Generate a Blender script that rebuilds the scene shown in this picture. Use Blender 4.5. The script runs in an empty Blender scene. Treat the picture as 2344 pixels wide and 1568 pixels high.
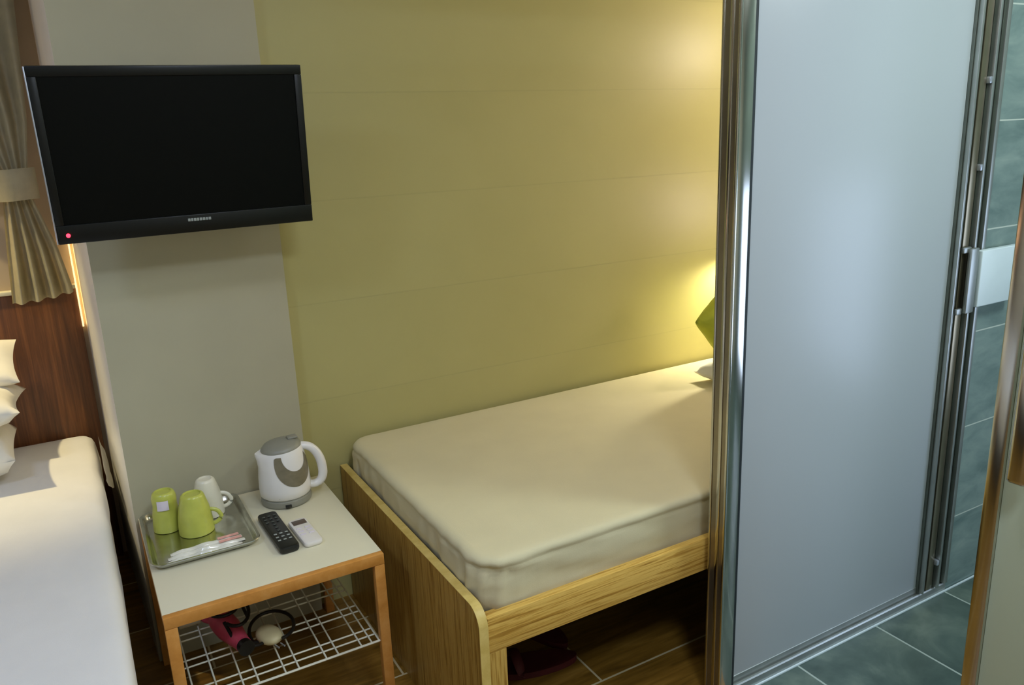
import bpy, bmesh, math, random
from mathutils import Vector, Matrix, noise
random.seed(7)
PI = math.pi
S = bpy.context.scene
COL = S.collection

# ------------------------------------------------------------------ materials
def lin(c):
    return tuple((v/255/12.92 if v/255 <= .04045 else ((v/255+.055)/1.055)**2.4) for v in c)
def newmat(name):
    m = bpy.data.materials.new(name); m.use_nodes = True
    nt = m.node_tree; b = nt.nodes['Principled BSDF']
    return m, nt, b
def N(nt, t, **kw):
    n = nt.nodes.new(t)
    for k, v in kw.items(): setattr(n, k, v)
    return n
def ramp(nt, stops, interp='LINEAR'):
    r = N(nt, 'ShaderNodeValToRGB'); cr = r.color_ramp; cr.interpolation = interp
    while len(cr.elements) > 1: cr.elements.remove(cr.elements[-1])
    cr.elements[0].position = stops[0][0]; cr.elements[0].color = (*lin(stops[0][1]), 1)
    for p, c in stops[1:]:
        e = cr.elements.new(p); e.color = (*lin(c), 1)
    return r
def mat(name, c, rough=.6, metal=0, var=.04, scale=20, bump=.0, bscale=200, stretch=(1,1,1), coat=0, spec=.5, emit=None, estr=0):
    m, nt, b = newmat(name)
    tc = N(nt, 'ShaderNodeTexCoord'); mp = N(nt, 'ShaderNodeMapping'); mp.inputs['Scale'].default_value = stretch
    nt.links.new(tc.outputs['Object'], mp.inputs['Vector'])
    nz = N(nt, 'ShaderNodeTexNoise'); nz.inputs['Scale'].default_value = scale; nz.inputs['Detail'].default_value = 4
    nt.links.new(mp.outputs[0], nz.inputs['Vector'])
    lo = tuple(max(0, v*(1-var)) for v in c); hi = tuple(min(255, v*(1+var)) for v in c)
    r = ramp(nt, [(.3, lo), (.7, hi)]); nt.links.new(nz.outputs['Fac'], r.inputs['Fac'])
    nt.links.new(r.outputs['Color'], b.inputs['Base Color'])
    b.inputs['Roughness'].default_value = rough; b.inputs['Metallic'].default_value = metal
    b.inputs['Specular IOR Level'].default_value = spec
    if coat: b.inputs['Coat Weight'].default_value = coat; b.inputs['Coat Roughness'].default_value = .1
    if bump:
        n2 = N(nt, 'ShaderNodeTexNoise'); n2.inputs['Scale'].default_value = bscale
        nt.links.new(mp.outputs[0], n2.inputs['Vector'])
        bp = N(nt, 'ShaderNodeBump'); bp.inputs['Strength'].default_value = bump; bp.inputs['Distance'].default_value = .002
        nt.links.new(n2.outputs['Fac'], bp.inputs['Height']); nt.links.new(bp.outputs[0], b.inputs['Normal'])
    if emit:
        b.inputs['Emission Color'].default_value = (*lin(emit), 1); b.inputs['Emission Strength'].default_value = estr
    return m
def wood(name, stops, stretch, rough=.4, scale=6, dist=1.5):
    m, nt, b = newmat(name)
    tc = N(nt, 'ShaderNodeTexCoord'); mp = N(nt, 'ShaderNodeMapping'); mp.inputs['Scale'].default_value = stretch
    nt.links.new(tc.outputs['Object'], mp.inputs['Vector'])
    a = N(nt, 'ShaderNodeTexNoise'); a.inputs['Scale'].default_value = scale; a.inputs['Detail'].default_value = 6; a.inputs['Roughness'].default_value = .65
    a.inputs['Distortion'].default_value = dist*.2
    nt.links.new(mp.outputs[0], a.inputs['Vector'])
    r = ramp(nt, stops); nt.links.new(a.outputs['Fac'], r.inputs['Fac']); nt.links.new(r.outputs[0], b.inputs['Base Color'])
    b.inputs['Roughness'].default_value = rough
    bp = N(nt, 'ShaderNodeBump'); bp.inputs['Strength'].default_value = .1; bp.inputs['Distance'].default_value = .001
    nt.links.new(a.outputs['Fac'], bp.inputs['Height']); nt.links.new(bp.outputs[0], b.inputs['Normal'])
    return m
def grid_mat(name, base_stops, grout, sx, sy, ox, oy, axis, gw=.004, rough=.35, nscale=9, stagger=0, stretch=(1,1,1), bumpd=.001, gstr=1.0):
    """tiles from world coordinates; axis picks the two world axes ('xy','xz','yz')"""
    m, nt, b = newmat(name)
    ge = N(nt, 'ShaderNodeNewGeometry'); sp = N(nt, 'ShaderNodeSeparateXYZ'); nt.links.new(ge.outputs['Position'], sp.inputs[0])
    idx = {'x': 0, 'y': 1, 'z': 2}
    def mth(op, a, bb=None):
        n = N(nt, 'ShaderNodeMath', operation=op)
        for i, v in enumerate((a, bb)):
            if v is None: continue
            if isinstance(v, (int, float)): n.inputs[i].default_value = v
            else: nt.links.new(v, n.inputs[i])
        return n.outputs[0]
    u = mth('SUBTRACT', sp.outputs[idx[axis[0]]], ox); v = mth('SUBTRACT', sp.outputs[idx[axis[1]]], oy)
    vr = mth('FLOOR', mth('DIVIDE', v, sy))
    if stagger:
        u = mth('ADD', u, mth('MULTIPLY', mth('PINGPONG', vr, 1), stagger*sx))
    ur = mth('FLOOR', mth('DIVIDE', u, sx))
    def edge(w, s):
        f = mth('PINGPONG', w, s/2)
        return mth('LESS_THAN', f, gw/2)
    g = edge(v, sy)
    if sx < 50: g = mth('MAXIMUM', g, edge(u, sx))
    # per tile offset
    cb = N(nt, 'ShaderNodeCombineXYZ'); nt.links.new(ur, cb.inputs[0]); nt.links.new(vr, cb.inputs[1])
    wn = N(nt, 'ShaderNodeTexWhiteNoise', noise_dimensions='3D'); nt.links.new(cb.outputs[0], wn.inputs['Vector'])
    mp = N(nt, 'ShaderNodeMapping'); mp.inputs['Scale'].default_value = stretch; nt.links.new(ge.outputs['Position'], mp.inputs['Vector'])
    ad = N(nt, 'ShaderNodeVectorMath', operation='ADD'); sc = N(nt, 'ShaderNodeVectorMath', operation='SCALE'); sc.inputs['Scale'].default_value = 7
    nt.links.new(wn.outputs['Color'], sc.inputs[0]); nt.links.new(mp.outputs[0], ad.inputs[0]); nt.links.new(sc.outputs[0], ad.inputs[1])
    nz = N(nt, 'ShaderNodeTexNoise'); nz.inputs['Scale'].default_value = nscale; nz.inputs['Detail'].default_value = 6; nz.inputs['Roughness'].default_value = .6; nz.inputs['Distortion'].default_value = .4
    nt.links.new(ad.outputs[0], nz.inputs['Vector'])
    r = ramp(nt, base_stops); nt.links.new(nz.outputs['Fac'], r.inputs['Fac'])
    mx = N(nt, 'ShaderNodeMix', data_type='RGBA'); nt.links.new(g, mx.inputs['Factor'])
    nt.links.new(r.outputs[0], mx.inputs['A']); mx.inputs['B'].default_value = (*lin(grout), 1)
    if gstr < 1:
        nt.links.new(mth('MULTIPLY', g, gstr), mx.inputs['Factor'])
    nt.links.new(mx.outputs['Result'], b.inputs['Base Color'])
    b.inputs['Roughness'].default_value = rough
    inv = mth('SUBTRACT', 1.0, g)
    bp = N(nt, 'ShaderNodeBump'); bp.inputs['Strength'].default_value = .6; bp.inputs['Distance'].default_value = bumpd
    nt.links.new(inv, bp.inputs['Height']); nt.links.new(bp.outputs[0], b.inputs['Normal'])
    return m
def emis(name, c, s):
    m, nt, b = newmat(name)
    b.inputs['Base Color'].default_value = (*lin(c), 1); b.inputs['Emission Color'].default_value = (*lin(c), 1)
    b.inputs['Emission Strength'].default_value = s
    return m

M = {}
M['wall'] = grid_mat('olive_wall', [(.3, (178,170,110)), (.7, (182,174,114))], (150,140,92), 999, .3, 0, .084, 'xz', gw=.004, rough=.45, nscale=3, bumpd=.0006, gstr=.16)
M['column'] = mat('grey_cream_paint', (178,172,144), .55, var=.015, scale=5)
M['column_side'] = mat('white_gloss_paint', (242,240,234), .4, var=.015, scale=5)
M['ceiling'] = mat('white_ceiling', (225,222,212), .8, var=.01)
M['rear'] = mat('cream_paint', (205,198,178), .7, var=.02, scale=4)
M['alcove'] = mat('pale_peach_wall', (188,168,142), .6, var=.02, scale=6)
M['floor'] = grid_mat('wood_look_floor', [(.25, (96,68,22)), (.5, (132,96,34)), (.75, (162,122,52))], (205,190,150), .9, .32, .18, 1.51, 'xy', gw=.006, rough=.35, nscale=5, stagger=.5, stretch=(1,9,1))
M['slate_floor'] = grid_mat('slate_floor', [(.25, (52,68,64)), (.5, (82,98,90)), (.8, (122,136,122))], (168,180,170), .3325, .665, 1.571, .9, 'xy', gw=.006, rough=.3, nscale=6)
M['slate_wall'] = grid_mat('slate_wall', [(.25, (92,114,112)), (.5, (122,142,138)), (.8, (152,168,160))], (190,200,190), .6, .295, 2.7, .255, 'xz', gw=.004, rough=.28, nscale=6, stretch=(1,1,2.5))
M['slate_side'] = grid_mat('slate_side_wall', [(.25, (90,108,104)), (.5, (118,134,126)), (.8, (145,158,146))], (190,200,190), .6, .295, .1, .255, 'yz', gw=.004, rough=.28, nscale=6, stretch=(1,1,2.5))
zeb = [(.28, (108,74,22)), (.42, (158,118,46)), (.5, (192,156,78)), (.6, (174,134,58)), (.72, (128,88,30))]
M['zebra_v'] = wood('striped_wood_upright', zeb, (22, 22, .7), .38, 5)
M['zebra_h_lit'] = wood('striped_wood_level_lit', [(.28, (134,94,30)), (.42, (188,142,58)), (.5, (226,186,96)), (.6, (204,160,72)), (.72, (152,108,38))], (.7, 26, 26), .38, 5)  # same wood as the end panel, with the front light put into its colour
M['edge'] = wood('pale_edge_band', [(.3, (196,166,84)), (.7, (222,196,118))], (4, 4, 4), .4)
M['head'] = wood('walnut_headboard', [(.3, (78,44,20)), (.5, (104,62,30)), (.7, (132,82,42))], (14, 14, .6), .4, 5)
M['sheet'] = mat('cream_sheet', (206,196,158), .85, var=.012, scale=8, bump=.15, bscale=500)
M['white_sheet'] = mat('white_sheet', (228,226,222), .85, var=.012, scale=8, bump=.15, bscale=500)
M['pillow'] = mat('white_pillow_cotton', (232,228,216), .85, var=.015, scale=10, bump=.3, bscale=40)
M['green'] = mat('lime_green_fabric', (186,192,56), .8, var=.06, scale=12, bump=.3, bscale=80)
M['curtain'] = mat('beige_curtain_cloth', (208,200,170), .8, var=.03, scale=30, bump=.2, bscale=400)
M['table'] = mat('white_laminate', (224,217,188), .4, var=.01, scale=4)
M['beech'] = wood('beech_edge', [(.3, (190,126,52)), (.5, (206,142,66)), (.7, (216,156,84))], (3, 3, 3), .45)
M['wire'] = mat('white_wire', (225,222,200), .4, var=.02)
M['steel'] = mat('brushed_steel_tray', (190,190,182), .22, 1, var=.05, scale=30)
M['chrome'] = mat('polished_aluminium', (205,203,195), .16, 1, var=.02, scale=10)
M['alu'] = mat('satin_aluminium', (172,176,172), .38, .85, var=.03, scale=20)
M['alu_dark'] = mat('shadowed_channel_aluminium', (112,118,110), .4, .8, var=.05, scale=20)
M['bronze'] = mat('warm_grey_aluminium', (150,140,118), .3, .9, var=.03, scale=20)
M['rubber'] = mat('dark_rubber_seal', (26,36,38), .6, var=.05)
M['mug_green'] = mat('lime_mug_glaze', (186,190,84), .3, var=.04, scale=30)
M['mug_white'] = mat('cream_mug_glaze', (226,220,198), .3, var=.02)
M['sticker'] = mat('lilac_sticker', (222,212,222), .6, var=.03)
M['kettle'] = mat('white_kettle_plastic', (232,228,222), .3, var=.01)
M['kgrey'] = mat('grey_kettle_plastic', (140,138,124), .4, var=.03)
M['kgauge'] = mat('smoky_gauge', (122,114,92), .3, var=.05, scale=60)
M['black'] = mat('black_plastic', (16,18,16), .4, var=.05)
M['screen'] = mat('dark_screen', (7,9,7), .35, var=.03, spec=.12)
M['bezel'] = mat('tv_bezel', (15,17,14), .35, var=.04, spec=.35)
M['silver'] = mat('silver_trim', (190,196,206), .3, .7, var=.02)
M['grey'] = mat('grey_print', (150,156,150), .5, var=.05)
M['button'] = mat('dark_grey_button', (58,64,58), .5, var=.05)
M['remote_w'] = mat('white_remote_plastic', (228,222,214), .4, var=.01)
M['lcd'] = mat('dark_remote_display', (84,68,60), .35, var=.05)
M['pink'] = mat('pink_plastic', (226,84,112), .4, var=.06)
M['pinkpale'] = mat('pale_pink_print', (222,164,152), .5, var=.1, scale=60)
M['packet'] = mat('clear_white_wrapper', (222,220,206), .22, var=.06, scale=60, coat=.5)
M['cream'] = mat('cream_plastic', (220,206,160), .45, var=.03)
M['paper'] = mat('folded_paper', (206,196,168), .7, var=.05)
M['cable'] = mat('black_cable', (18,15,13), .5, var=.05)
M['red'] = mat('dark_red_rubber', (78,16,18), .7, var=.06)
M['box'] = mat('pale_blue_white_plastic', (214,228,232), .3, var=.02, scale=8)
M['dark_base'] = mat('dark_bed_base', (38,32,24), .8, var=.05)
M['led_red'] = emis('red_standby_light', (255,40,60), 6)
M['gap_glow'] = emis('warm_gap_glow', (255,220,155), 1.7)
M['shade'] = emis('warm_lamp_shade', (255,222,140), 2.0)
M['bath_light'] = emis('added_pane_glow', (205,222,255), 3.2)

def frosted(name, c, trans=.22, rough=.32, spec=.6):
    m, nt, b = newmat(name)
    b.inputs['Base Color'].default_value = (*lin(c), 1); b.inputs['Roughness'].default_value = rough
    b.inputs['Specular IOR Level'].default_value = spec
    nz = N(nt, 'ShaderNodeTexNoise'); nz.inputs['Scale'].default_value = 350
    bp = N(nt, 'ShaderNodeBump'); bp.inputs['Strength'].default_value = .04; bp.inputs['Distance'].default_value = .001
    nt.links.new(nz.outputs['Fac'], bp.inputs['Height']); nt.links.new(bp.outputs[0], b.inputs['Normal'])
    tr = N(nt, 'ShaderNodeBsdfTranslucent'); tr.inputs['Color'].default_value = (*lin(c), 1)
    ms = N(nt, 'ShaderNodeMixShader'); ms.inputs['Fac'].default_value = trans
    nt.links.new(b.outputs[0], ms.inputs[1]); nt.links.new(tr.outputs[0], ms.inputs[2])
    nt.links.new(ms.outputs[0], nt.nodes['Material Output'].inputs['Surface'])
    return m
M['frost'] = frosted('frosted_glass_blue_grey', (192,200,204), .12)
M['frost_door'] = frosted('frosted_glass_grey_green', (206,216,190), .2, .4)

# ------------------------------------------------------------------ helpers
WM = {}     # thing -> world matrix (set explicitly, no depsgraph needed)
def thing(name, label, cat, loc=(0,0,0), rotz=0, group=None):
    o = bpy.data.objects.new(name, None); COL.objects.link(o)
    o.empty_display_size = .05
    o.location = loc; o.rotation_euler = (0, 0, rotz)
    WM[o.name] = Matrix.Translation(loc) @ Matrix.Rotation(rotz, 4, 'Z')
    o['label'] = label; o['category'] = cat
    if group: o['group'] = group
    return o
def obj(name, bm, m, parent=None, local=False, smooth=True, label=None, origin=None, ang=35):
    """mesh given in world coordinates unless local"""
    if parent is not None and not local:
        bm.transform(WM[parent.name].inverted())
    W = WM[parent.name].copy() if parent is not None else Matrix.Identity(4)
    me = bpy.data.meshes.new(name)
    bmesh.ops.recalc_face_normals(bm, faces=bm.faces)
    if origin is not None and parent is None:
        bm.transform(Matrix.Translation(-Vector(origin))); W = Matrix.Translation(origin)
    bm.to_mesh(me); bm.free()
    o = bpy.data.objects.new(name, me); COL.objects.link(o)
    if parent is not None: o.parent = parent
    elif origin is not None: o.location = origin
    WM[o.name] = W
    for mm in (m if isinstance(m, (list, tuple)) else [m]): me.materials.append(mm)
    if smooth:
        for p in me.polygons: p.use_smooth = True
        try: me.set_sharp_from_angle(angle=math.radians(ang))
        except Exception: pass
    if label: o['label'] = label
    return o
def tag(o, label, cat, group=None, kind=None):
    o['label'] = label; o['category'] = cat
    if group: o['group'] = group
    if kind: o['kind'] = kind
    return o
def struct(name, bm, m, smooth=True, label=None):
    o = obj(name, bm, m, None, smooth=smooth); o['kind'] = 'structure'
    return o
def B(): return bmesh.new()
def box(bm, lo, hi, bev=0, seg=2, rot=None, mi=0):
    lo = Vector(lo); hi = Vector(hi); c = (lo+hi)/2; s = hi-lo
    r = bmesh.ops.create_cube(bm, size=1)
    vs = r['verts']
    bmesh.ops.scale(bm, vec=s, verts=vs)
    fs = set(f for v in vs for f in v.link_faces)
    for f in fs: f.material_index = mi
    if bev:
        es = list(set(e for v in vs for e in v.link_edges))
        rr = bmesh.ops.bevel(bm, geom=es, offset=bev, segments=seg, affect='EDGES', profile=.5, clamp_overlap=True)
        vs = list(set(v for f in rr['faces'] for v in f.verts) | set(v for v in vs if v.is_valid))
        for f in rr['faces']: f.material_index = mi
    if rot is not None: bmesh.ops.transform(bm, matrix=rot, verts=vs)
    bmesh.ops.translate(bm, vec=c, verts=vs)
    return vs
def tube(bm, pts, r, n=8, closed=False, flat=1.0, up=Vector((0,0,1))):
    pts = [Vector(p) for p in pts]; rings = []
    L = len(pts)
    for i, p in enumerate(pts):
        if closed: t = pts[(i+1) % L]-pts[i-1]
        else: t = pts[min(i+1, L-1)]-pts[max(i-1, 0)]
        t.normalize()
        u = up if abs(t.dot(up)) < .95 else Vector((1,0,0))
        a = t.cross(u).normalized(); b = a.cross(t).normalized()
        rr = r[i] if isinstance(r, (list, tuple)) else r
        rings.append([bm.verts.new(p+a*math.cos(2*PI*k/n)*rr+b*math.sin(2*PI*k/n)*rr*flat) for k in range(n)])
    rng = range(L) if closed else range(L-1)
    for i in rng:
        A, C = rings[i], rings[(i+1) % L]
        for k in range(n): bm.faces.new((A[k], A[(k+1) % n], C[(k+1) % n], C[k]))
    if not closed:
        bm.faces.new(rings[0]); bm.faces.new(rings[-1][::-1])
def lathe(bm, prof, c=(0,0,0), n=40, cap0=True, cap1=True, mtx=None):
    rings = []; vs = []
    for r, z in prof:
        rg = [bm.verts.new((c[0]+r*math.cos(2*PI*k/n), c[1]+r*math.sin(2*PI*k/n), c[2]+z)) for k in range(n)]
        rings.append(rg); vs += rg
    for a, b in zip(rings, rings[1:]):
        for k in range(n): bm.faces.new((a[k], a[(k+1) % n], b[(k+1) % n], b[k]))
    if cap0: bm.faces.new(rings[0][::-1])
    if cap1: bm.faces.new(rings[-1])
    if mtx is not None: bmesh.ops.transform(bm, matrix=mtx, verts=vs)
    return vs
def prism(bm, poly, y0, y1, axis='y'):
    """polygon in the plane normal to axis, extruded from y0 to y1"""
    def P(a, b, y):
        return {'y': (a, y, b), 'x': (y, a, b), 'z': (a, b, y)}[axis]
    A = [bm.verts.new(P(a, b, y0)) for a, b in poly]; C = [bm.verts.new(P(a, b, y1)) for a, b in poly]
    bm.faces.new(A); bm.faces.new(C[::-1])
    n = len(poly)
    for i in range(n): bm.faces.new((A[i], C[i], C[(i+1) % n], A[(i+1) % n]))
def rrect(hx, hy, r, n=8, straight=1):
    """rounded rectangle loop, counterclockwise"""
    out = []
    cs = [(hx-r, hy-r, 0), (-hx+r, hy-r, 90), (-hx+r, -hy+r, 180), (hx-r, -hy+r, 270)]
    for i, (cx, cy, a0) in enumerate(cs):
        arc = [(cx+r*math.cos(math.radians(a0+90*k/n)), cy+r*math.sin(math.radians(a0+90*k/n))) for k in range(n+1)]
        out += arc
        nx, ny, na = cs[(i+1) % 4]
        s = (nx+r*math.cos(math.radians(na)), ny+r*math.sin(math.radians(na)))
        for k in range(1, straight):
            t = k/straight; out.append((arc[-1][0]*(1-t)+s[0]*t, arc[-1][1]*(1-t)+s[1]*t))
    return out
def loft_rrect(bm, c, hx, hy, R, prof, n=8, straight=1, disp=None, cap0=True, cap1=True):
    """prof: list of (inset, z)"""
    rings = []
    for k, (ins, z) in enumerate(prof):
        lp = rrect(hx-ins, hy-ins, max(R-ins, .004), n, straight)
        rg = []
        for i, (x, y) in enumerate(lp):
            p = Vector((c[0]+x, c[1]+y, c[2]+z))
            if disp: p = disp(p, k, i/len(lp), ins)
            rg.append(bm.verts.new(p))
        rings.append(rg)
    m = len(rings[0])
    for a, b in zip(rings, rings[1:]):
        for k in range(m): bm.faces.new((a[k], a[(k+1) % m], b[(k+1) % m], b[k]))
    if cap0: bm.faces.new(rings[0][::-1])
    if cap1: bm.faces.new(rings[-1])
def pillow_bm(W, D, T, mtx, n=26, ear=.10, wr=.004, seed=0, flat_bottom=False):
    bm = B()
    vs = {}
    for s in (1, -1):
        for i in range(n+1):
            for j in range(n+1):
                u = -1+2*i/n; v = -1+2*j/n
                edge = (i in (0, n)) or (j in (0, n))
                if s == -1 and edge: vs[(s,i,j)] = vs[(1,i,j)]; continue
                x = W/2*u*(1-ear*(1-v*v)*abs(u)**3); y = D/2*v*(1-ear*(1-u*u)*abs(v)**3)
                h = T/2*((1-u**4)*(1-v**4))**.42
                nz = noise.noise(Vector((x*14+seed, y*14, s*3)))
                nz2 = noise.noise(Vector((x*40+seed, y*9, s*5+2)))
                z = s*h*(.75 if (s < 0 and flat_bottom) else 1)+(nz*wr*2+nz2*wr)*(0 if edge else 1)
                vs[(s,i,j)] = bm.verts.new((x, y, z))
    for s in (1, -1):
        for i in range(n):
            for j in range(n):
                f = [vs[(s,i,j)], vs[(s,i+1,j)], vs[(s,i+1,j+1)], vs[(s,i,j+1)]]
                bm.faces.new(f if s == 1 else f[::-1])
    bm.transform(mtx)
    return bm
def RX(a): return Matrix.Rotation(math.radians(a), 4, 'X')
def RY(a): return Matrix.Rotation(math.radians(a), 4, 'Y')
def RZ(a): return Matrix.Rotation(math.radians(a), 4, 'Z')
def T(*p): return Matrix.Translation(p)

# ------------------------------------------------------------------ camera
cam_d = bpy.data.cameras.new('camera'); cam = bpy.data.objects.new('camera', cam_d); COL.objects.link(cam)
S.camera = cam
yaw, pitch, roll, F = 0.50851544, 0.25775412, -0.04010328, 1807.99
f = Vector((math.sin(yaw)*math.cos(pitch), math.cos(yaw)*math.cos(pitch), -math.sin(pitch)))
r = f.cross(Vector((0,0,1))).normalized(); u = r.cross(f)
r2 = math.cos(roll)*r+math.sin(roll)*u; u2 = -math.sin(roll)*r+math.cos(roll)*u
mw = Matrix((( r2.x, u2.x, -f.x, 0), (r2.y, u2.y, -f.y, 0), (r2.z, u2.z, -f.z, 1.45), (0,0,0,1)))
cam.matrix_world = mw
cam_d.sensor_width = 36; cam_d.sensor_fit = 'HORIZONTAL'; cam_d.lens = 36*F/2344; cam_d.clip_start = .02

# ------------------------------------------------------------------ setting
YW, YA, CEIL = 2.30, 3.05, 2.45
b = B(); box(b, (-1.7,-1.3,-.1), (1.335,3.15,0)); box(b, (1.335,1.276,-.1), (2.7,2.4,0)); struct('floor', b, M['floor'])
b = B(); box(b, (1.335,-1.3,-.1), (3.1,1.276,0.0)); struct('floor_bathroom', b, M['slate_floor'])
b = B(); box(b, (-1.7,-1.3,CEIL), (3.1,3.15,CEIL+.1)); struct('ceiling', b, M['ceiling'])
b = B(); box(b, (.53,YW,0), (2.7,YW+.1,CEIL)); struct('wall_back', b, M['wall'])
b = B(); box(b, (-1.7,YA,0), (.02,YA+.1,CEIL)); struct('wall_alcove', b, M['alcove'])
# column: cream face towards the room, white side towards the left bed
b = B()
pl = [(.046,2.27), (.53,2.27), (.53,3.15), (.016,3.15), (.019,3.05)]
prism(b, pl, 0, CEIL, 'z')
for fc in b.faces:
    cx = fc.calc_center_median().x
    fc.material_index = 1 if cx < .04 else 0
struct('wall_column', b, [M['column'], M['column_side']], smooth=False)
b = B(); box(b, (2.6,1.345,0), (2.7,YW,CEIL)); struct('wall_bed_head', b, M['wall'])
b = B(); box(b, (2.2405,1.276,0), (3.0,1.345,CEIL)); struct('wall_bathroom', b, M['slate_wall'])
b = B(); box(b, (1.27,1.276,2.101), (2.24,1.345,CEIL)); struct('wall_over_screen', b, M['slate_wall'])
b = B(); box(b, (-1.8,-1.3,0), (-1.7,3.15,CEIL)); struct('wall_left', b, M['rear'])
b = B(); box(b, (-1.7,-1.4,0), (3.1,-1.3,CEIL)); struct('wall_rear', b, M['rear'])
b = B(); 
box(b, (3.0,-1.3,0), (3.1,1.345,.25)); box(b, (3.0,-1.3,1.3), (3.1,1.345,CEIL)); box(b, (3.0,-1.3,.25), (3.1,-.45,1.3)); box(b, (3.0,.55,.25), (3.1,1.345,1.3))
struct('wall_right', b, M['slate_side'], smooth=False)
b = B(); box(b, (3.03,-.45,.25), (3.05,.55,1.3)); struct('added_glow_pane', b, M['bath_light'])  # unseen glowing pane, added for the highlight on screen and post

# ------------------------------------------------------------------ shower screen (post, pane, jamb, sill)
t = thing('shower_screen', 'tall frosted blue-grey glass screen in a polished aluminium frame, between bed and bathroom', 'glass screen', (1.30,1.30,0))
b = B()
px0, px1, py0, py1 = 1.277, 1.317, 1.268, 1.323
box(b, (px0+.002,py0,0), (px1,py1,2.1), .0015)
for y0, y1 in ((py0,py0+.007), (py0+.020,py0+.031), (py1-.007,py1)):          # ribs on the side towards the bed
    box(b, (px0-.003,y0,0), (px0+.004,y1,2.1), .0015)
obj('post', b, M['chrome'], t)
b = B(); box(b, (px0-.001,py0+.008,0), (px0+.003,py0+.0195,2.1)); box(b, (px0-.001,py0+.0315,0), (px0+.003,py1-.0075,2.1))
obj('post_groove', b, M['bronze'], t, label='darker warm grey grooves of the post')
b = B(); box(b, (px1+.0002,1.272,.03), (px1+.012,1.29,2.08), .002); obj('rubber_seal', b, M['rubber'], t, label='thin dark seal beside the post')
b = B(); box(b, (px1+.012,1.288,.045), (2.1075,1.296,2.08), .001); obj('glass_pane', b, M['frost'], t, label='frosted blue-grey pane')
# sill: stepped profile
b = B()
prism(b, [(1.274,0),(1.274,.028),(1.277,.031),(1.281,.031),(1.283,.027),(1.2855,.027),(1.2865,.05),(1.289,.052),(1.324,.052),(1.324,0)], px1+.0003, 2.240, 'x')
obj('sill', b, M['alu'], t)
b = B(); box(b, (1.345,1.2695,0), (2.45,1.2738,.006), .001); obj('sealant_bead', b, M['box'], t, label='white sealant bead along the sill')
# jamb with ribs
b = B()
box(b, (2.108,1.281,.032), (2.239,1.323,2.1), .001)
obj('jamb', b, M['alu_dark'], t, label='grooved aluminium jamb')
b = B()
for x0, x1, y0 in ((2.112,2.120,1.268), (2.127,2.132,1.274), (2.180,2.190,1.264), (2.222,2.239,1.268)):
    box(b, (x0,y0,.034), (x1,1.2808,2.1), .0015)
obj('jamb_rib', b, M['alu'], t)
b = B(); box(b, (2.140,1.274,.034), (2.168,1.2808,2.1), .0015); obj('jamb_insert', b, M['bronze'], t)
for z in (.115, 1.305, 1.53):
    b = B(); box(b, (2.168,1.264,z), (2.1795,1.2805,z+.018), .003); obj('clip', b, M['silver'], t)
b = B(); box(b, (2.150,1.252,.915), (2.186,1.2635,1.098), .003); box(b, (2.13,1.262,1.085), (2.165,1.272,1.102), .003); box(b, (2.125,1.262,.912), (2.15,1.272,.930), .003)
obj('bracket', b, M['alu'], t, label='satin metal bracket plate on the jamb')

b = B(); box(b, (2.194,1.248,.928), (2.38,1.2675,1.088), .003, 3); o = obj('wall_box', b, M['box'], None, origin=(2.29,1.26,.928))
tag(o, 'pale blue-white rectangular box fixed to the slate tiles beside the screen jamb', 'box')

# ------------------------------------------------------------------ sliding bathroom door at the right edge
t = thing('bathroom_door', 'frosted grey-green glass door with a metal edge and long pull handle, at the right edge', 'door', (1.35,.4,0))
b = B(); box(b, (1.344,.688,.03), (1.374,.715,2.1), .002); obj('stile', b, M['chrome'], t, label='polished metal door edge')
b = B(); box(b, (1.352,-.35,.06), (1.360,.6878,2.08), .001); obj('glass_panel', b, M['frost_door'], t)
b = B(); box(b, (1.344,-.35,2.0805), (1.374,.6875,2.11)); box(b, (1.344,-.35,.03), (1.374,.6875,.0595)); obj('rail', b, M['chrome'], t)
b = B()
box(b, (1.300,.628,.855), (1.326,.662,1.42), .008, 3)
box(b, (1.3255,.635,1.0), (1.352,.655,1.02), .002); box(b, (1.3255,.635,1.36), (1.352,.655,1.38), .002)
obj('pull_handle', b, M['chrome'], t, label='long polished metal pull handle')

# ------------------------------------------------------------------ right bed
bx0, bx1, by0, by1 = .64, 2.58, 1.345, 2.292
t = thing('bed', 'low bed frame of striped golden wood standing against the olive wall', 'bed', ((bx0+bx1)/2,(by0+by1)/2,0))
b = B()
R_ = .045; zt = .462
poly = [(by0,0), (by1,0), (by1,zt)] + [(by0+R_-R_*math.sin(PI/2*k/8), zt-R_+R_*math.cos(PI/2*k/8)) for k in range(9)]
prism(b, poly, bx0+.001, bx0+.021, 'x'); obj('side_panel', b, M['zebra_v'], t, label='upright end panel with rounded front corner')
b = B()     # edge band following the rounded top/front edge
path = [(by1,zt)] + [(by0+R_-R_*math.sin(PI/2*k/8), zt-R_+R_*math.cos(PI/2*k/8)) for k in range(9)] + [(by0,0)]
path2 = [(by1,zt+.0015)] + [(by0+R_-(R_+.0015)*math.sin(PI/2*k/8), zt-R_+(R_+.0015)*math.cos(PI/2*k/8)) for k in range(9)] + [(by0-.0015,0)]
prism(b, path+path2[::-1], bx0, bx0+.022, 'x'); obj('edge_band', b, M['edge'], t, label='pale edge band of the end panel')
b = B(); box(b, (bx0+.0222,by0+.001,.352), (bx1,by0+.023,.44), .0015); obj('front_rail', b, M['zebra_h_lit'], t)
b = B(); box(b, (bx0+.0222,by0+.0232,.38), (bx1,by0+.05,.425), .0015); obj('slat_support', b, M['zebra_h_lit'], t)
b = B(); box(b, (bx0+.0222,by0+.001,0), (bx0+.066,by0+.023,.3515), .0015); obj('front_leg', b, M['zebra_v'], t)
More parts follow.
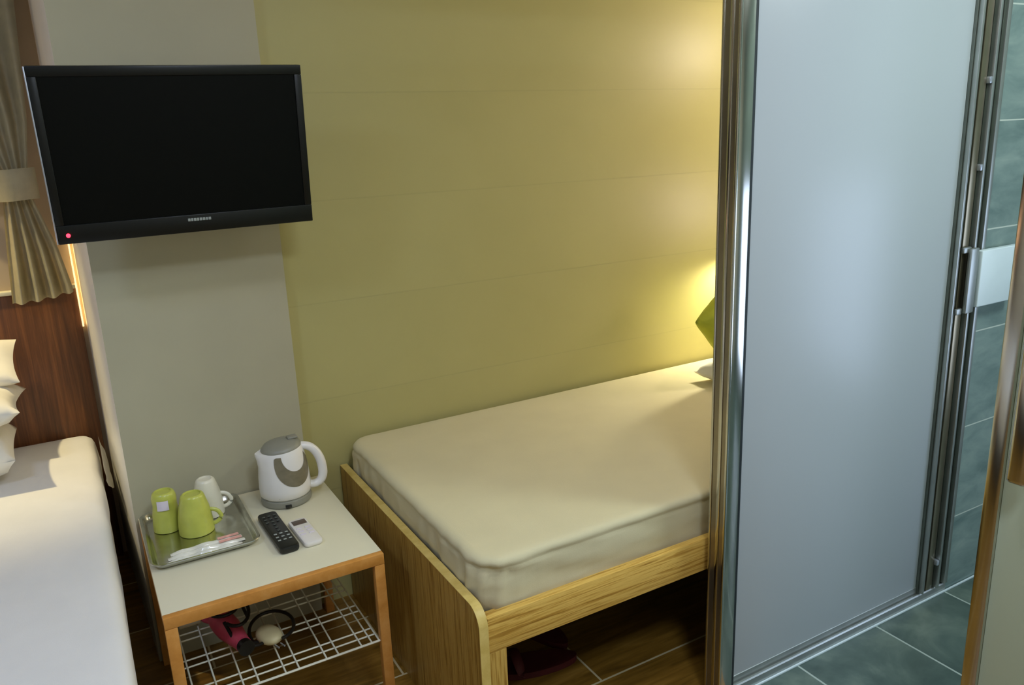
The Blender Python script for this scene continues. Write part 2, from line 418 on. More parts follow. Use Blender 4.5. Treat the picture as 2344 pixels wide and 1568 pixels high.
b = B(); box(b, (bx1-.045,by0+.001,0), (bx1,by0+.023,.3515), .0015); obj('front_leg', b, M['zebra_v'], t)
b = B(); box(b, (bx1+.0005,by0,0), (bx1+.0195,by1,.55), .0015); obj('head_panel', b, M['zebra_v'], t)
b = B(); box(b, (bx0+.0222,by0+.0505,.395), (bx1,by1-.002,.412)); obj('bed_board', b, M['dark_base'], t)
# mattress with fitted sheet
b = B()
mz0, mz1 = .4135, .55
cx, cy = (.664+2.565)/2, (1.372+2.288)/2; hx, hy = (2.565-.664)/2, (2.288-1.372)/2
def mdisp(p, k, s, ins):
    q = Vector(p); d = Vector((p.x-cx, p.y-cy, 0))
    # distance to a corner of the mattress, wrinkles gather there
    cd = min(math.hypot(p.x-X, p.y-Y) for X in (.664, 2.565) for Y in (1.372, 2.288))
    side = 1 if ins < .03 else max(0, 1-(ins-.03)/.03)
    hgt = (mz1-p.z)/(mz1-mz0)
    a = math.exp(-cd/.16)
    ph = (p.x-.664)*1.0-(p.y-1.372)
    w = noise.noise(Vector((p.x*26, p.y*26, p.z*5)))*.008*(a+.25)
    w += noise.noise(Vector((p.x*9+p.z*34, p.y*9, p.z*8+5)))*.009*(.35+a)
    w += math.sin(ph*95+p.z*20+4*noise.noise(p*9))*.0045*a
    d = Vector((1 if p.x > cx+hx-.08 else (-1 if p.x < cx-hx+.08 else 0), 1 if p.y > cy+hy-.08 else (-1 if p.y < cy-hy+.08 else 0), 0))
    if d.length: d.normalize()
    q += d*(min(w, .0075)-.006)*side*min(1, hgt*3+.15)
    if d.y < 0: q.y += .006*hgt*side      # slightly tucked in below
    if k == 0: q.z += noise.noise(Vector((p.x*6, p.y*6, 1)))*.008+.004
    if ins > .03: q.z += noise.noise(Vector((p.x*2.2, p.y*2.2, 0)))*.002
    return q
prof = [(0,.0), (0,.012), (0,.028), (0,.045), (-.002,.062), (-.002,.08), (0,.098), (.001,.104), (.003,.110), (.0035,.114), (.0015,.119), (.003,.127), (.009,.133), (.017,.136), (.028,.137), (.05,.137), (.1,.137), (.2,.137), (.32,.137), (.44,.137)]
loft_rrect(b, (cx,cy,mz0), hx, hy, .07, prof, 10, 90, mdisp)
o = obj('mattress', b, M['sheet'], None, origin=(cx,cy,mz0), ang=60)
tag(o, 'mattress in a cream fitted sheet lying on the striped wood bed', 'mattress')
# pillows and cushion at its head, mostly behind the post
o = obj('pillow', pillow_bm(.50,.33,.09, T(2.158,1.912,.597) @ RZ(-3) @ RY(-2) @ RX(-1), seed=3, ear=.10), M['pillow'], None, origin=(2.19,1.905,.56), ang=80)
tag(o, 'white pillow lying flat on the right bed under the green cushion', 'pillow')
o = obj('pillow', pillow_bm(.34,.40,.09, T(2.495,1.60,.735) @ RZ(90) @ RX(80), seed=9, ear=.07), M['pillow'], None, origin=(2.495,1.60,.56), ang=80)
tag(o, 'white pillow propped against the head of the right bed, hidden behind the screen', 'pillow')
o = obj('cushion', pillow_bm(.285,.285,.11, T(2.072,2.030,.756) @ RX(80) @ RZ(36), seed=5, ear=.06, wr=.003), M['green'], None, origin=(2.12,2.015,.66), ang=80)
tag(o, 'lime green cushion standing on the white pillow on the right bed', 'cushion')
# wall lamps at the head of the right bed
t = thing('reading_lamp', 'small warm lamp low on the long wall above the pillows of the right bed', 'lamp', (2.30,2.28,1.0))
b = B(); lathe(b, [(.028,0),(.028,.012)], (0,0,0), 24, mtx=T(2.30,2.2995,1.0) @ RX(90)); obj('backplate', b, M['silver'], t)
b = B(); lathe(b, [(.032,-.028),(.030,.0),(.018,.03)], (2.30,2.245,1.0), 24, cap0=False); obj('shade', b, M['silver'], t)
b = B(); tube(b, [(2.30,2.2875,1.0),(2.30,2.274,1.0)], .008); obj('arm', b, M['silver'], t)
t = thing('wall_lamp', 'warm wall lamp high above the head of the right bed', 'lamp', (2.58,1.85,1.72))
b = B(); lathe(b, [(.03,0),(.03,.012)], (0,0,0), 24, mtx=T(2.5995,1.85,1.72) @ RY(-90)); obj('backplate', b, M['silver'], t)
b = B(); lathe(b, [(.032,-.05),(.040,.0),(.036,.05)], (2.53,1.85,1.72), 24); obj('shade', b, M['shade'], t)
b = B(); tube(b, [(2.588,1.85,1.72),(2.569,1.85,1.72)], .008); obj('arm', b, M['silver'], t)

# slippers under the bed
def slipper_parts(t, c, rz):
    b = B(); lp = [(.045*math.sin(2*PI*k/28)*(1+.15*math.cos(2*PI*k/28)), .125*math.cos(2*PI*k/28)) for k in range(28)]
    prism(b, lp, 0, .018, 'z'); b.transform(T(*c) @ RZ(rz)); obj('sole', b, M['red'], t)
    b = B(); m = T(*c) @ RZ(rz)
    pts = [m @ Vector((.047*math.cos(a), .045+.01*math.sin(a), .012+.045*math.sin(a))) for a in [PI*k/12 for k in range(13)]]
    tube(b, pts, .014, 8, flat=.3); obj('strap', b, M['red'], t)
t = thing('slipper', 'dark red slipper on the floor under the bed, pointing sideways', 'slipper', (.955,1.70,0)); slipper_parts(t, (.955,1.66,.001), 74)
t = thing('slipper', 'dark red slipper under the bed turned away from its pair', 'slipper', (1.05,1.80,0)); slipper_parts(t, (1.05,1.80,.001), 12)

# ------------------------------------------------------------------ left bed
t = thing('bed', 'dark base carrying the left bed with white sheets', 'bed', (-.55,2.02,0))
b = B(); box(b, (-1.09,1.04,.05), (-.03,3.01,.30), .01); obj('base_box', b, M['dark_base'], t)
for X in (-1.05, -.09):
    for Y in (1.08, 2.95):
        b = B(); box(b, (X,Y,0), (X+.04,Y+.04,.0495)); obj('foot', b, M['black'], t)
b = B()
lx, ly = -.555, 2.02; lhx, lhy = .5425, .995
def ldisp(p, k, s, ins):
    q = Vector(p)
    side = 1 if ins < .03 else 0
    if p.x > lx+lhx-.06: q.x += (noise.noise(Vector((0, p.y*5, p.z*9)))*.006-.004)*side
    if p.y > ly+lhy-.12: q.z -= .0
    if ins > .03: q.z += noise.noise(Vector((p.x*2.5, p.y*2.5, 3)))*.0025
    return q
prof = [(0,0),(0,.03),(0,.07),(-.002,.11),(0,.15),(.002,.17),(.008,.186),(.018,.194),(.032,.198),(.06,.2),(.15,.2),(.3,.2),(.5,.2)]
loft_rrect(b, (lx,ly,.3005), lhx, lhy, .06, prof, 8, 70, ldisp)
o = obj('mattress', b, M['white_sheet'], None, origin=(lx,ly,.3), ang=60)
LM = o
tag(o, 'mattress in white sheets on the left bed against the dark brown headboard', 'mattress')
# loose sheet corner hanging at the head
b = B()
g = {}
for i in range(9):
    for j in range(7):
        u_, v_ = i/8, j/6
        y = 2.62+.33*u_
        z = .497-.12*v_*(.35+.65*math.sin(PI*min(1, u_*1.15)))
        x = -.0075+.022*v_*math.sin(PI*u_)+.004*math.sin(u_*13+v_*3)*v_
        g[i,j] = b.verts.new((min(x, .012), y, z))
for i in range(8):
    for j in range(6): b.faces.new((g[i,j], g[i+1,j], g[i+1,j+1], g[i,j+1]))
bmesh.ops.solidify(b, geom=list(b.faces), thickness=.003)
obj('sheet_corner', b, M['white_sheet'], LM, ang=70, label='loose sheet corner hanging over the mattress edge')
# headboard
t = thing('headboard', 'dark brown wooden headboard panel behind the left bed', 'headboard', (-.8,3.03,0))
b = B(); box(b, (-1.6,3.022,0), (.006,3.048,1.005), .002); obj('panel', b, M['head'], t)
b = B(); box(b, (-1.6,3.012,1.0052), (.006,3.049,1.018), .002); obj('ledge', b, M['table'], t, label='pale ledge on top of the headboard')
b = B(); box(b, (.0064,3.013,.872), (.0115,3.0495,1.16), .001); o = obj('lit_gap_strip', b, M['gap_glow'], None, origin=(.012,3.02,.87))  # light spilling from the gap, built as a glowing strip
tag(o, 'thin upright warm glowing strip for the lit gap between the brown headboard and the column', 'light')
# pillows on the left bed
o = obj('pillow', pillow_bm(.66,.33,.165, T(-.560,2.755,.585) @ RZ(1), seed=11, ear=.02), M['pillow'], None, origin=(-.55,2.76,.5), ang=80)
tag(o, 'lowest white pillow of the stack, lying on the left bed', 'pillow', None)
o = obj('pillow', pillow_bm(.72,.34,.12, T(-.548,2.755,.722) @ RZ(-1) @ RX(-3), seed=21, ear=.05), M['pillow'], None, origin=(-.55,2.76,.63), ang=80)
tag(o, 'white pillow in the middle of the stack with a pointed corner, on the left bed', 'pillow')
o = obj('pillow', pillow_bm(.68,.22,.09, T(-.530,2.895,.815) @ RX(26), seed=31, ear=.04), M['pillow'], None, origin=(-.55,2.9,.75), ang=80)
tag(o, 'topmost white pillow leaning against the brown headboard above the stack', 'pillow')

# ------------------------------------------------------------------ curtain
t = thing('curtain', 'beige pleated curtain gathered by a tieback above the left bed', 'curtain', (-.15,2.93,1.0))
def lerp(a, b_, k): return a+(b_-a)*k
def interp(tab, z):
    for (z0, v0), (z1, v1) in zip(tab, tab[1:]):
        if z0 <= z <= z1: return lerp(v0, v1, (z-z0)/(z1-z0))
    return tab[0][1] if z < tab[0][0] else tab[-1][1]
b = B(); g = {}
nu, nv = 150, 60
zlo, zhi = .985, 2.38
right = [(.985,.000),(1.03,-.003),(1.15,-.022),(1.31,-.066),(1.40,-.066),(1.55,-.042),(1.9,-.018),(2.38,-.01)]
left = [(.985,-.178),(1.15,-.165),(1.31,-.148),(1.40,-.160),(1.6,-.24),(1.9,-.40),(2.38,-.62)]
for j in range(nv+1):
    z = lerp(zlo, zhi, j/nv)
    for i in range(nu+1):
        u_ = i/nu
        R0, L0 = interp(right, z), interp(left, z)
        k = min(1, abs(z-1.355)/.3)
        x = lerp(L0, R0, u_)
        y = 2.945+(.006+.020*k)*math.sin(u_*2*PI*3.9+.6+.6*math.sin(z*3))+.004*math.sin(u_*23+z*2)*k
        zz = z
        if j == 0: zz += .022*u_**2
        g[i,j] = b.verts.new((x, min(y, 2.985), zz))
for i in range(nu):
    for j in range(nv): b.faces.new((g[i,j], g[i+1,j], g[i+1,j+1], g[i,j+1]))
bmesh.ops.solidify(b, geom=list(b.faces), thickness=.003)
obj('cloth', b, M['curtain'], t, ang=80)
b = B(); g = {}
for i in range(41):      # tieback band wrapping the bundle and running to a hook at the left
    a = i/40
    if a < .75:
        th = PI*.5-(a/.75)*PI*1.05
        x = -.108+.062*math.cos(th); y = 2.944+.042*math.sin(th)*(-1 if False else 1)
        if a/.75 > .0: pass
    else:
        k = (a-.75)/.25; x = lerp(-.118, -.30, k); y = lerp(2.902, 3.03, k)
    for j, z in enumerate((1.312, 1.318, 1.36, 1.402, 1.408)):
        o_ = -.002 if j in (0,4) else 0
        g[i,j] = b.verts.new((x, y, z-.02*max(0, (a-.6))))
for i in range(40):
    for j in range(4): b.faces.new((g[i,j], g[i+1,j], g[i+1,j+1], g[i,j+1]))
bmesh.ops.solidify(b, geom=list(b.faces), thickness=.004)
obj('tieback', b, M['curtain'], t, ang=70, label='flat beige tieback band')
b = B(); tube(b, [(-.75,2.95,2.40),(.012,2.95,2.40)], .008, 10); obj('curtain_rail', b, M['silver'], t)

# ------------------------------------------------------------------ television
tvx, tvy, tvz = .2775, 2.0486, 1.4398
TA = math.radians(-.43)
t = thing('television', 'black flat screen television on an arm in front of the grey-cream column', 'television', (tvx,tvy,tvz), TA)
t.rotation_euler = (math.radians(6.44), math.radians(-.54), TA)
W, Hh = .585, .385
b = B()
# bezel ring + body
for lo, hi in (((-W/2,-.0, Hh/2-.022),(W/2,.035,Hh/2)), ((-W/2,0,-Hh/2),(W/2,.035,-Hh/2+.043)), ((-W/2,0,-Hh/2+.043),(-W/2+.018,.035,Hh/2-.022)), ((W/2-.018,0,-Hh/2+.043),(W/2,.035,Hh/2-.022))):
    box(b, lo, hi, .002)
box(b, (-W/2+.005,.0345,-Hh/2+.006), (W/2-.005,.048,Hh/2-.004), .004)
obj('bezel', b, M['bezel'], t, local=True)
b = B(); box(b, (-W/2+.018,.004,-Hh/2+.043), (W/2-.018,.03,Hh/2-.022)); obj('screen', b, M['screen'], t, local=True)
b = B(); box(b, (-W/2-.0035,-.001,-Hh/2+.001), (-W/2-.0002,.02,Hh/2-.001), .001); obj('edge_trim', b, M['silver'], t, local=True, label='thin silver trim on the left edge')
b = B()
x = -.012
for w_ in (.006,.005,.006,.005,.006,.006,.005,.006):
    box(b, (x,-.0012,-Hh/2+.0275), (x+w_,.0002,-Hh/2+.0345), .0005, 1); x += w_+.0012
obj('logo', b, M['grey'], t, local=True, label='small grey maker mark')
b = B(); lathe(b, [(.0045,0),(.0045,.003),(.002,.005)], (0,0,0), 20, mtx=T(-W/2+.022,0,-Hh/2+.02) @ RX(90)); obj('standby_light', b, M['led_red'], t, local=True, label='glowing red standby light')
b = B(); box(b, (-.10,.0485,-.06), (.10,.060,.06), .003); tube(b, [(0,.058,0),(.0,.194,.0)], .02, 12)
obj('mount_arm', b, M['black'], t, local=True)
b = B(); box(b, (-.06,.1945,-.08), (.06,.208,.08), .003)
obj('mount_plate', b, M['black'], t, local=True)

# ------------------------------------------------------------------ side table
t = thing('side_table', 'white-topped side table with beech edges and a wire shelf, between the column and the bed', 'table', (.308,1.98,0))
X0, X1, Y0, Y1, ZT = .054, .562, 1.703, 2.262, .46
b = B(); box(b, (X0,Y0+.0185,ZT-.016), (X1,Y1,ZT), .001); obj('table_top', b, M['table'], t, label='white laminate top')
b = B(); box(b, (X0,Y0,ZT-.0285), (X1,Y0+.018,ZT-.0005), .001); obj('apron', b, M['beech'], t, label='beech front edge')
b = B(); box(b, (X0,Y1-.018,ZT-.029), (X1,Y1,ZT-.0165), .001); obj('apron', b, M['beech'], t)
for xa in (X0, X1-.02):
    b = B(); box(b, (xa,Y0+.0205,ZT-.029), (xa+.02,Y1-.0205,ZT-.0165), .001); obj('side_rail', b, M['beech'], t)
for xa in (X0, X1-.026):
    for ya in (Y0, Y1-.022):
        b = B(); box(b, (xa,ya,0), (xa+.026,ya+.022,ZT-.0292), .0015); obj('leg', b, M['beech'], t)
# wire shelf: uneven double spaced wires, as on the photograph
b = B(); zs = .215
wx0, wx1, wy0, wy1 = X0+.028, X1-.029, Y0+.012, Y1-.030
def wire(a, c, r=.0022): tube(b, [a, c], r, 6)
for y in (wy0, wy0+.033, wy0+.062, wy0+.155, wy0+.185, wy0+.275, wy0+.305, wy0+.395, wy0+.425, wy0+.5, wy1): wire(((X0+.024) if y == wy0 else wx0, y, zs), ((X1-.024) if y == wy0 else wx1, y, zs), .003 if y == wy0 else .0022)
for x in (wx0+.012, wx0+.062, wx0+.118, wx0+.152, wx0+.215, wx0+.247, wx0+.315, wx0+.345, wx0+.405, wx0+.432, wx1): wire((x,wy0,zs+.003), (x,wy1,zs+.003), .0022)
obj('wire_shelf', b, M['wire'], t, label='white wire grid shelf')

# tray
tc_ = (.185,2.078); hx_, hy_ = .127, .163
TR = math.radians(0)
b = B()
loft_rrect(b, (0,0,0), hx_, hy_, .03, [(.022,0),(.014,.0015),(.009,.008),(.005,.017),(.001,.0195),(-.003,.0195),(-.004,.0175),(-.001,.016),(.003,.0155),(.0065,.008),(.0115,.0035),(.018,.0032),(.024,.003)], 8, 1)
b.transform(T(*tc_, ZT+.0005) @ Matrix.Rotation(TR, 4, 'Z'))
o = obj('serving_tray', b, M['steel'], None, origin=(*tc_, ZT), ang=50)
tag(o, 'rectangular stainless steel tray with rolled rim on the side table', 'tray')
# mugs, standing upside down on the tray
def mug(name, label, c, m, hdir, rb=.043, rt=.033, h=.108, sticker=False, group=None):
    t = thing('mug', label, 'mug', c, 0, 'upside-down mugs on the steel tray')
    b = B()
    prof = [(rb-.003,.004), (rb-.0015,0), (rb,.001), (rb+.0005,.006), (rb,.02), (rb-.002,.045), (rb-.006,.07), (rt+.0025,.09), (rt,h-.008), (rt-.002,h-.003), (rt-.006,h), (rt-.009,h), (rt-.010,h-.003), (rt-.02,h-.0035), (.001,h-.0035)]
    lathe(b, prof, c, 40, cap0=False, cap1=True)
    lathe(b, [(rb-.003,.004),(rb-.004,.03),(rt-.003,.09),(.001,h-.008)], c, 40, cap0=False, cap1=True)
    obj('body', b, m, t)
    b = B(); a = math.radians(hdir); d = Vector((math.cos(a), math.sin(a), 0))
    pts = []
    for k in range(15):
        th = -PI/2+PI*k/14
        pts.append(Vector(c)+d*(rb-.005-(.002 if k > 7 else 0)+.026*max(0, math.cos(th)))+Vector((0,0,.036+.021*math.sin(th))))
    tube(b, pts, .0045, 10, flat=1.2); obj('handle', b, m, t)
    if sticker:
        b = B(); g = {}
        for i in range(9):
            for j in range(5):
                th = math.radians(-128+i*6.2); z = .066+.026*j/4
                k = (z-.045)/(.09-.045); rr = lerp(rb-.002, rt+.0025, k)+.0018
                g[i,j] = b.verts.new((c[0]+rr*math.cos(th), c[1]+rr*math.sin(th), c[2]+z))
        for i in range(8):
            for j in range(4): b.faces.new((g[i,j], g[i+1,j], g[i+1,j+1], g[i,j+1]))
        obj('sticker', b, M['sticker'], t, label='small lilac-white sticker')
zt_ = ZT+.0042
mug('mug', 'lime green upside-down mug with its handle to the right, nearest on the tray', (.183,2.086,zt_), M['mug_green'], -14, rb=.044, rt=.030)
mug('mug', 'lime green upside-down mug with a small white sticker, leftmost on the tray', (.119,2.146,zt_), M['mug_green'], 80, rb=.036, rt=.029, sticker=True)
mug('mug', 'cream white upside-down mug behind the green ones on the tray', (.229,2.172,zt_), M['mug_white'], -10, rb=.040, rt=.026, h=.106)
# wrapped packets along the front of the tray
def packet(label, p0, p1, w, name='packet', h=.006, pinkend=False):
    p0 = Vector(p0); p1 = Vector(p1); d = p1-p0; L = d.length; a = math.atan2(d.y, d.x)
    t = thing(name, label, 'packet', ((p0+p1)/2)[:], a, 'wrapped packets on the tray')
    b = B(); n = 22
    R2 = []
    for i in range(n+1):
        u_ = i/n; ww = w*(1 if .06 < u_ < .94 else .92); hh = h*(.25+.75*math.sin(PI*min(1, max(0, (u_-.02)/.96)))**.35)*(1+.2*math.sin(u_*19+p0.x*50))
        R2.append([b.verts.new((-L/2+L*u_, y, z)) for y, z in ((-ww/2,.0005), (-ww/4,hh*.8), (0,hh), (ww/4,hh*.8), (ww/2,.0005), (0,0))])
    for A, C in zip(R2, R2[1:]):
        for k in range(6): b.faces.new((A[k], A[(k+1) % 6], C[(k+1) % 6], C[k]))
    b.faces.new(R2[0][::-1]); b.faces.new(R2[-1])
    obj('wrapper', b, M['packet'], t, local=True)
    if pinkend:
        b = B(); box(b, (L*.16,-w*.3,h*1.02), (L*.46,w*.3,h*1.25), .0004, 1); obj('print', b, M['pinkpale'], t, local=True, label='pink print on the wrapper')
zp = ZT+.0045
packet('clear-wrapped white packet nearest the front rim of the steel tray', (.092,1.942,zp), (.272,1.948,zp), .018, h=.009)
packet('white packet with pink printed end, middle of the row on the tray', (.096,1.963,zp), (.282,1.969,zp), .018, h=.009, pinkend=True)
packet('white packet with pink printed end, closest to the nearest green mug', (.104,1.984,zp), (.278,1.991,zp), .018, h=.008, pinkend=True)

# ------------------------------------------------------------------ kettle
kc = Vector((.437,2.150,ZT+.0005))
t = thing('electric_kettle', 'white electric kettle with grey lid and curved grey gauge on the side table', 'kettle', kc[:])
b = B(); lathe(b, [(.060,0),(.069,.002),(.071,.008),(.069,.018),(.064,.022)], kc, 48); obj('power_base', b, M['kgrey'], t, label='grey power base')
b = B(); box(b, (-.008,-.004,-.004), (.008,.004,.004), .001, rot=None); b.transform(T(kc.x-.012, kc.y-.0705, kc.z+.009)); obj('cord_notch', b, M['black'], t)
kp = [(.062,.0225), (.067,.028), (.0685,.05), (.067,.085), (.064,.12), (.060,.15), (.057,.168), (.054,.176)]
def kr(z):
    for (r0,z0), (r1,z1) in zip(kp, kp[1:]):
        if z0 <= z <= z1: return lerp(r0, r1, (z-z0)/(z1-z0))
    return kp[-1][0]
b = B()
vs = lathe(b, kp, kc, 64)
for v in vs:     # spout pulled out to the left at the top, top slanting up to the right
    h = (v.co.z-kc.z)
    dx, dy = v.co.x-kc.x, v.co.y-kc.y
    a = math.atan2(dy, -dx)
    k = max(0, (h-.12)/.056)**1.3
    v.co.x -= .016*k*math.exp(-(a/.35)**2)
    if h > .15: v.co.z += .10*dx*(h-.15)/.026
obj('body', b, M['kettle'], t, ang=50)
b = B(); vs = lathe(b, [(.0535,.1745),(.053,.181),(.047,.189),(.034,.195),(.015,.198),(.001,.1985)], kc, 48)
for v in vs: v.co.z += .12*(v.co.x-kc.x)
lid_ = obj('lid', b, M['kgrey'], t, label='grey lid')
b = B(); box(b, (kc.x+.018,kc.y-.012,kc.z+.1975), (kc.x+.046,kc.y+.012,kc.z+.206), .004); obj('lid_tab', b, M['kgrey'], lid_)
# crescent gauge lying on the body surface
b = B(); g = {}
ctr = math.radians(-90-11+30)      # facing the viewer, a little to the right
for i in range(31):
    a = math.radians(172+i*(352-172)/30)
    for j in range(6):
        k = j/5
        so, zo = .060*math.cos(a), .150+.085*math.sin(a)
        si, zi = .041*math.cos(a)+.002, .170+.055*math.sin(a)
        s_, z_ = lerp(so, si, k), lerp(zo, zi, k)
        z_ = max(.03, min(z_, .166))
        th = ctr+s_/.066
        rr = kr(z_)+.0012
        g[i,j] = b.verts.new((kc.x+rr*math.cos(th), kc.y+rr*math.sin(th), kc.z+z_))
for i in range(30):
    for j in range(5): b.faces.new((g[i,j], g[i+1,j], g[i+1,j+1], g[i,j+1]))
obj('gauge', b, M['kgauge'], t, label='curved smoky grey gauge')
b = B()
hd = math.radians(-14); hv = Vector((math.cos(hd), math.sin(hd), 0))
hp = [(.034,.170),(.054,.173),(.073,.166),(.088,.148),(.098,.122),(.102,.094),(.102,.070),(.096,.050),(.084,.040),(.070,.038),(.052,.044)]
pts = []
for i in range(len(hp)-1):
    p0 = hp[max(i-1,0)]; p1 = hp[i]; p2 = hp[i+1]; p3 = hp[min(i+2,len(hp)-1)]
    for q in range(4):
        s_ = q/4
        f_ = lambda a, b_, c, d: .5*((2*b_)+(-a+c)*s_+(2*a-5*b_+4*c-d)*s_*s_+(-a+3*b_-3*c+d)*s_**3)
        pts.append(kc+hv*f_(p0[0],p1[0],p2[0],p3[0])+Vector((0,0,f_(p0[1],p1[1],p2[1],p3[1]))))
pts.append(kc+hv*hp[-1][0]+Vector((0,0,hp[-1][1])))
side = Vector((-hv.y, hv.x, 0))
tube(b, pts, .0125, 12, flat=1.0, up=side)
obj('handle', b, M['kettle'], t, ang=60)
for ch_ in t.children:
    if ch_.name.split('.')[0] not in ('power_base', 'cord_notch'): ch_.scale = (1.05, 1.05, .90); ch_.location.z = .002
b = B(); box(b, (-.012,-.0008,-.003), (.012,.0008,.003), .001, 1); b.transform(T(kc.x-.022, kc.y-.0655, kc.z+.034) @ RZ(-18)); obj('maker_mark', b, M['kgrey'], t)

# ------------------------------------------------------------------ remotes
def remote(label, p0, p1, w, h, m, parts):
    p0 = Vector(p0); p1 = Vector(p1); d = p1-p0; L = d.length; a = math.atan2(d.y, d.x)-PI/2
    t = thing('remote_control', label, 'remote control', ((p0+p1)/2)[:], a)
    b = B(); loft_rrect(b, (0,0,0), w/2, L/2, .012, [(.004,0),(.001,.003),(0,.006),(0,h-.004),(.001,h-.0015),(.004,h)], 5, 1)
    obj('case', b, m, t, local=True)
    parts(t, L, w, h)
    return t
def tvbtn(t, L, w, h):
    for r_ in range(9):
        for c_ in range(3):
            if r_ in (3,4,5) and c_ != 1: continue
            b = B(); y = L/2-.03-r_*.019
            box(b, ((c_-1)*.014-.004,y-.003,h+.0001), ((c_-1)*.014+.004,y+.003,h+.0016), .001, 1)
            obj('button', b, M['button'] if r_ < 6 else M['grey'], t, local=True)
    b = B(); lathe(b, [(.013,h+.0001),(.013,h+.0018),(.008,h+.002)], (0,L/2-.03-4*.019-.000,0), 24); b.free()
remote('long black television remote lying between the tray and the white remote', (.366,1.832,ZT+.0005), (.358,2.058,ZT+.0005), .050, .019, M['black'], tvbtn)
def acbtn(t, L, w, h):
    b = B(); box(b, (-w/2+.006,L/2-.040,h+.0001), (w/2-.006,L/2-.014,h+.0009), .002, 2); obj('display', b, M['lcd'], t, local=True, label='dark brownish display window')
    for r_ in range(3):
        for c_ in range(2):
            b = B(); box(b, ((c_-.5)*.022-.007,L/2-.062-r_*.018-.004,h+.0001), ((c_-.5)*.022+.007,L/2-.062-r_*.018+.003,h+.0012), .0015, 1); obj('button', b, M['sticker'], t, local=True)
remote('small white air conditioner remote with a dark display, right of the black remote', (.427,1.832,ZT+.0005), (.420,1.984,ZT+.0005), .048, .014, M['remote_w'], acbtn)

# ------------------------------------------------------------------ things on the wire shelf
zs2 = zs+.0056
t = thing('hair_dryer', 'pink hair dryer lying on the wire shelf of the side table', 'hair dryer', (.22,1.90,zs2))
b = B()
dd = Vector((.235-.195, 1.80-1.99, 0)).normalized()
def along(p, dirv, prof, n=20):
    z = Vector(dirv).normalized(); q = z.to_track_quat('Z', 'Y').to_matrix().to_4x4()
    return T(*p) @ q, prof
mm, pf = along((.192,1.99,zs2+.032), dd, [(.022,0),(.028,.006),(.031,.03),(.031,.07),(.027,.10),(.021,.14),(.019,.16),(.0195,.162)])
lathe(b, pf, (0,0,0), 24, mtx=mm); obj('barrel', b, M['pink'], t)
b = B(); mm, pf = along(Vector((.192,1.99,zs2+.032))+dd*.1625, dd, [(.0185,0),(.019,.012),(.020,.02)])
lathe(b, pf, (0,0,0), 24, mtx=mm); obj('nozzle', b, M['black'], t)
b = B(); tube(b, [(.188,2.0,zs2+.02),(.17,2.03,zs2+.018),(.155,2.075,zs2+.016),(.15,2.11,zs2+.016)], [.014,.016,.016,.012], 12); obj('grip', b, M['pink'], t)
b = B(); mm, pf = along(Vector((.192,1.99,zs2+.032))-dd*.004, dd, [(.012,0),(.0215,.0035)])
lathe(b, pf, (0,0,0), 24, mtx=mm); obj('rear_grille', b, M['paper'], t, label='pale rear grille')
b = B()
def loop(c, rx, ry, a0, a1, z0, z1, n=26, rot=0):
    o_ = []
    for k in range(n+1):
        a = math.radians(lerp(a0, a1, k/n)); x_, y_ = rx*math.cos(a), ry*math.sin(a); cr, sr = math.cos(rot), math.sin(rot)
        o_.append(Vector((c[0]+x_*cr-y_*sr, c[1]+x_*sr+y_*cr, lerp(z0, z1, k/n))))
    return o_
pth = loop((.205,1.965), .036, .042, 100, 430, zs2+.068, zs2+.074) + loop((.225,1.93), .035, .075, 70, -150, zs2+.077, zs2+.073, 18) + loop((.245,1.87), .04, .045, 200, 330, zs2+.04, zs2+.012, 12) + loop((.305,1.885), .055, .078, 200, -80, zs2+.012, zs2+.03, 30)
tube(b, pth, .0045, 8); obj('cord', b, M['cable'], t, label='coiled black cord')
b = B(); tube(b, [(.155,2.112,zs2+.016),(.17,2.13,zs2+.012),(.22,2.12,zs2+.01),(.262,2.06,zs2+.01),(.262,1.97,zs2+.02)], .0045, 8); obj('cord', b, M['cable'], t)
t = thing('travel_plug', 'cream oval plug adapter lying on the wire shelf inside the loop of black cord', 'plug', (.29,1.85,zs2))
b = B(); b2 = bmesh.ops.create_uvsphere(b, u_segments=28, v_segments=16, radius=1)
bmesh.ops.transform(b, matrix=T(.292,1.858,zs2+.019) @ RZ(20) @ Matrix.Diagonal((.030,.042,.019,1)), verts=b.verts[:]); obj('shell', b, M['cream'], t)
for sx in (-1, 1):
    b = B(); tube(b, [(.292+sx*.007+.012,1.818,zs2+.012),(.292+sx*.007+.018,1.800,zs2+.012)], .002, 8); obj('pin', b, M['silver'], t)
b = B(); lathe(b, [(.020,0),(.0215,.002),(.0215,.052),(.020,.054),(.008,.054),(.008,.046)], (0,0,0), 28, mtx=T(.125,2.045,zs2+.0225) @ RY(90) @ T(0,0,-.026))
o = obj('paper_roll', b, M['paper'], None, origin=(.12,2.045,zs2)); tag(o, 'cream paper roll on the wire shelf left of the pink hair dryer', 'paper roll')
b = B(); box(b, (.285,2.09,zs2), (.40,2.215,zs2+.03), .006); o = obj('folded_cloth', b, M['paper'], None, origin=(.31,2.15,zs2)); tag(o, 'folded beige cloth at the back of the wire shelf', 'cloth')

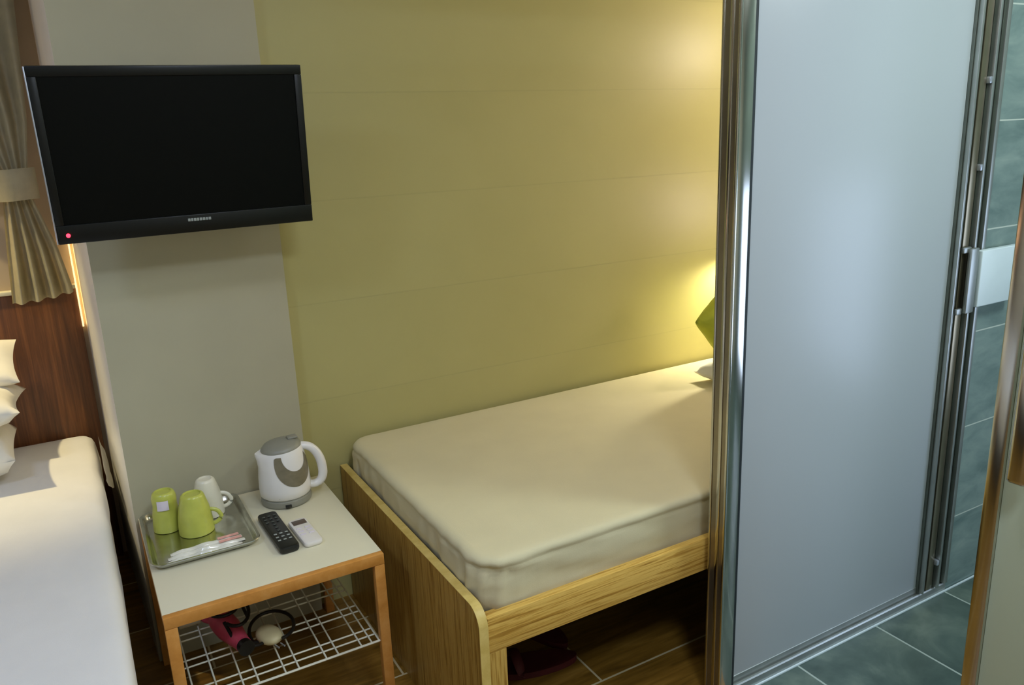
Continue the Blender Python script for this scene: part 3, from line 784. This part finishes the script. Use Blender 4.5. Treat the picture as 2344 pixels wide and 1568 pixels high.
# ------------------------------------------------------------------ lights
def light(name, kind, loc, energy, color, size=.3, target=None, size_y=None, spot=None, blend=.5):
    d = bpy.data.lights.new(name, kind); o = bpy.data.objects.new(name, d); COL.objects.link(o); o.location = loc
    d.energy = energy; d.color = lin(color)
    if kind == 'AREA':
        d.size = size
        if size_y: d.shape = 'RECTANGLE'; d.size_y = size_y
    else: d.shadow_soft_size = size
    if kind == 'SPOT': d.spot_size = math.radians(spot); d.spot_blend = blend
    if target is not None:
        o.rotation_euler = (Vector(target)-Vector(loc)).to_track_quat('-Z', 'Y').to_euler()
    return o
light('ceiling_lamp', 'AREA', (.5,-.2,2.42), 26, (216,230,250), .35, (.5,-.2,0))
light('entry_fill', 'AREA', (.75,.75,2.42), 6.5, (230,232,240), .2, (.75,.75,0))  # fill light added to brighten the near part of the right mattress
light('left_fill', 'AREA', (-1.0,.9,2.42), 14, (192,214,255), .35, (-1.0,.9,0))  # fill light added for the left bed and the column side
light('bathroom_lamp', 'AREA', (2.2,.3,2.42), 27, (218,232,232), .4, (2.2,.3,0))
light('reading_bulb', 'SPOT', (2.30,2.240,.965), 22, (255,246,212), .03, (2.02,2.12,.55), spot=118, blend=1)
light('wall_bulb', 'POINT', (2.46,1.85,1.75), 11, (255,240,222), .05)
light('headside_fill', 'POINT', (2.50,1.80,1.10), 6.5, (255,238,236), .05)  # fill light added for the pinkish-white tone low on the wall
light('left_reading_spot', 'SPOT', (-.50,2.80,2.0), 62, (255,234,175), .02, (-.28,2.76,.5), spot=54, blend=.9)
light('headboard_glow', 'AREA', (-.85,3.035,1.03), 1.6, (255,205,165), .9, (-.85,3.035,2), size_y=.02)

w = bpy.data.worlds.new('world'); S.world = w; w.use_nodes = True
w.node_tree.nodes['Background'].inputs[0].default_value = (*lin((140,150,150)), 1); w.node_tree.nodes['Background'].inputs[1].default_value = .3
S.view_settings.view_transform = 'Standard'; S.view_settings.look = 'None'; S.view_settings.gamma = 1; S.view_settings.exposure = 0
S.view_settings.use_curve_mapping = False
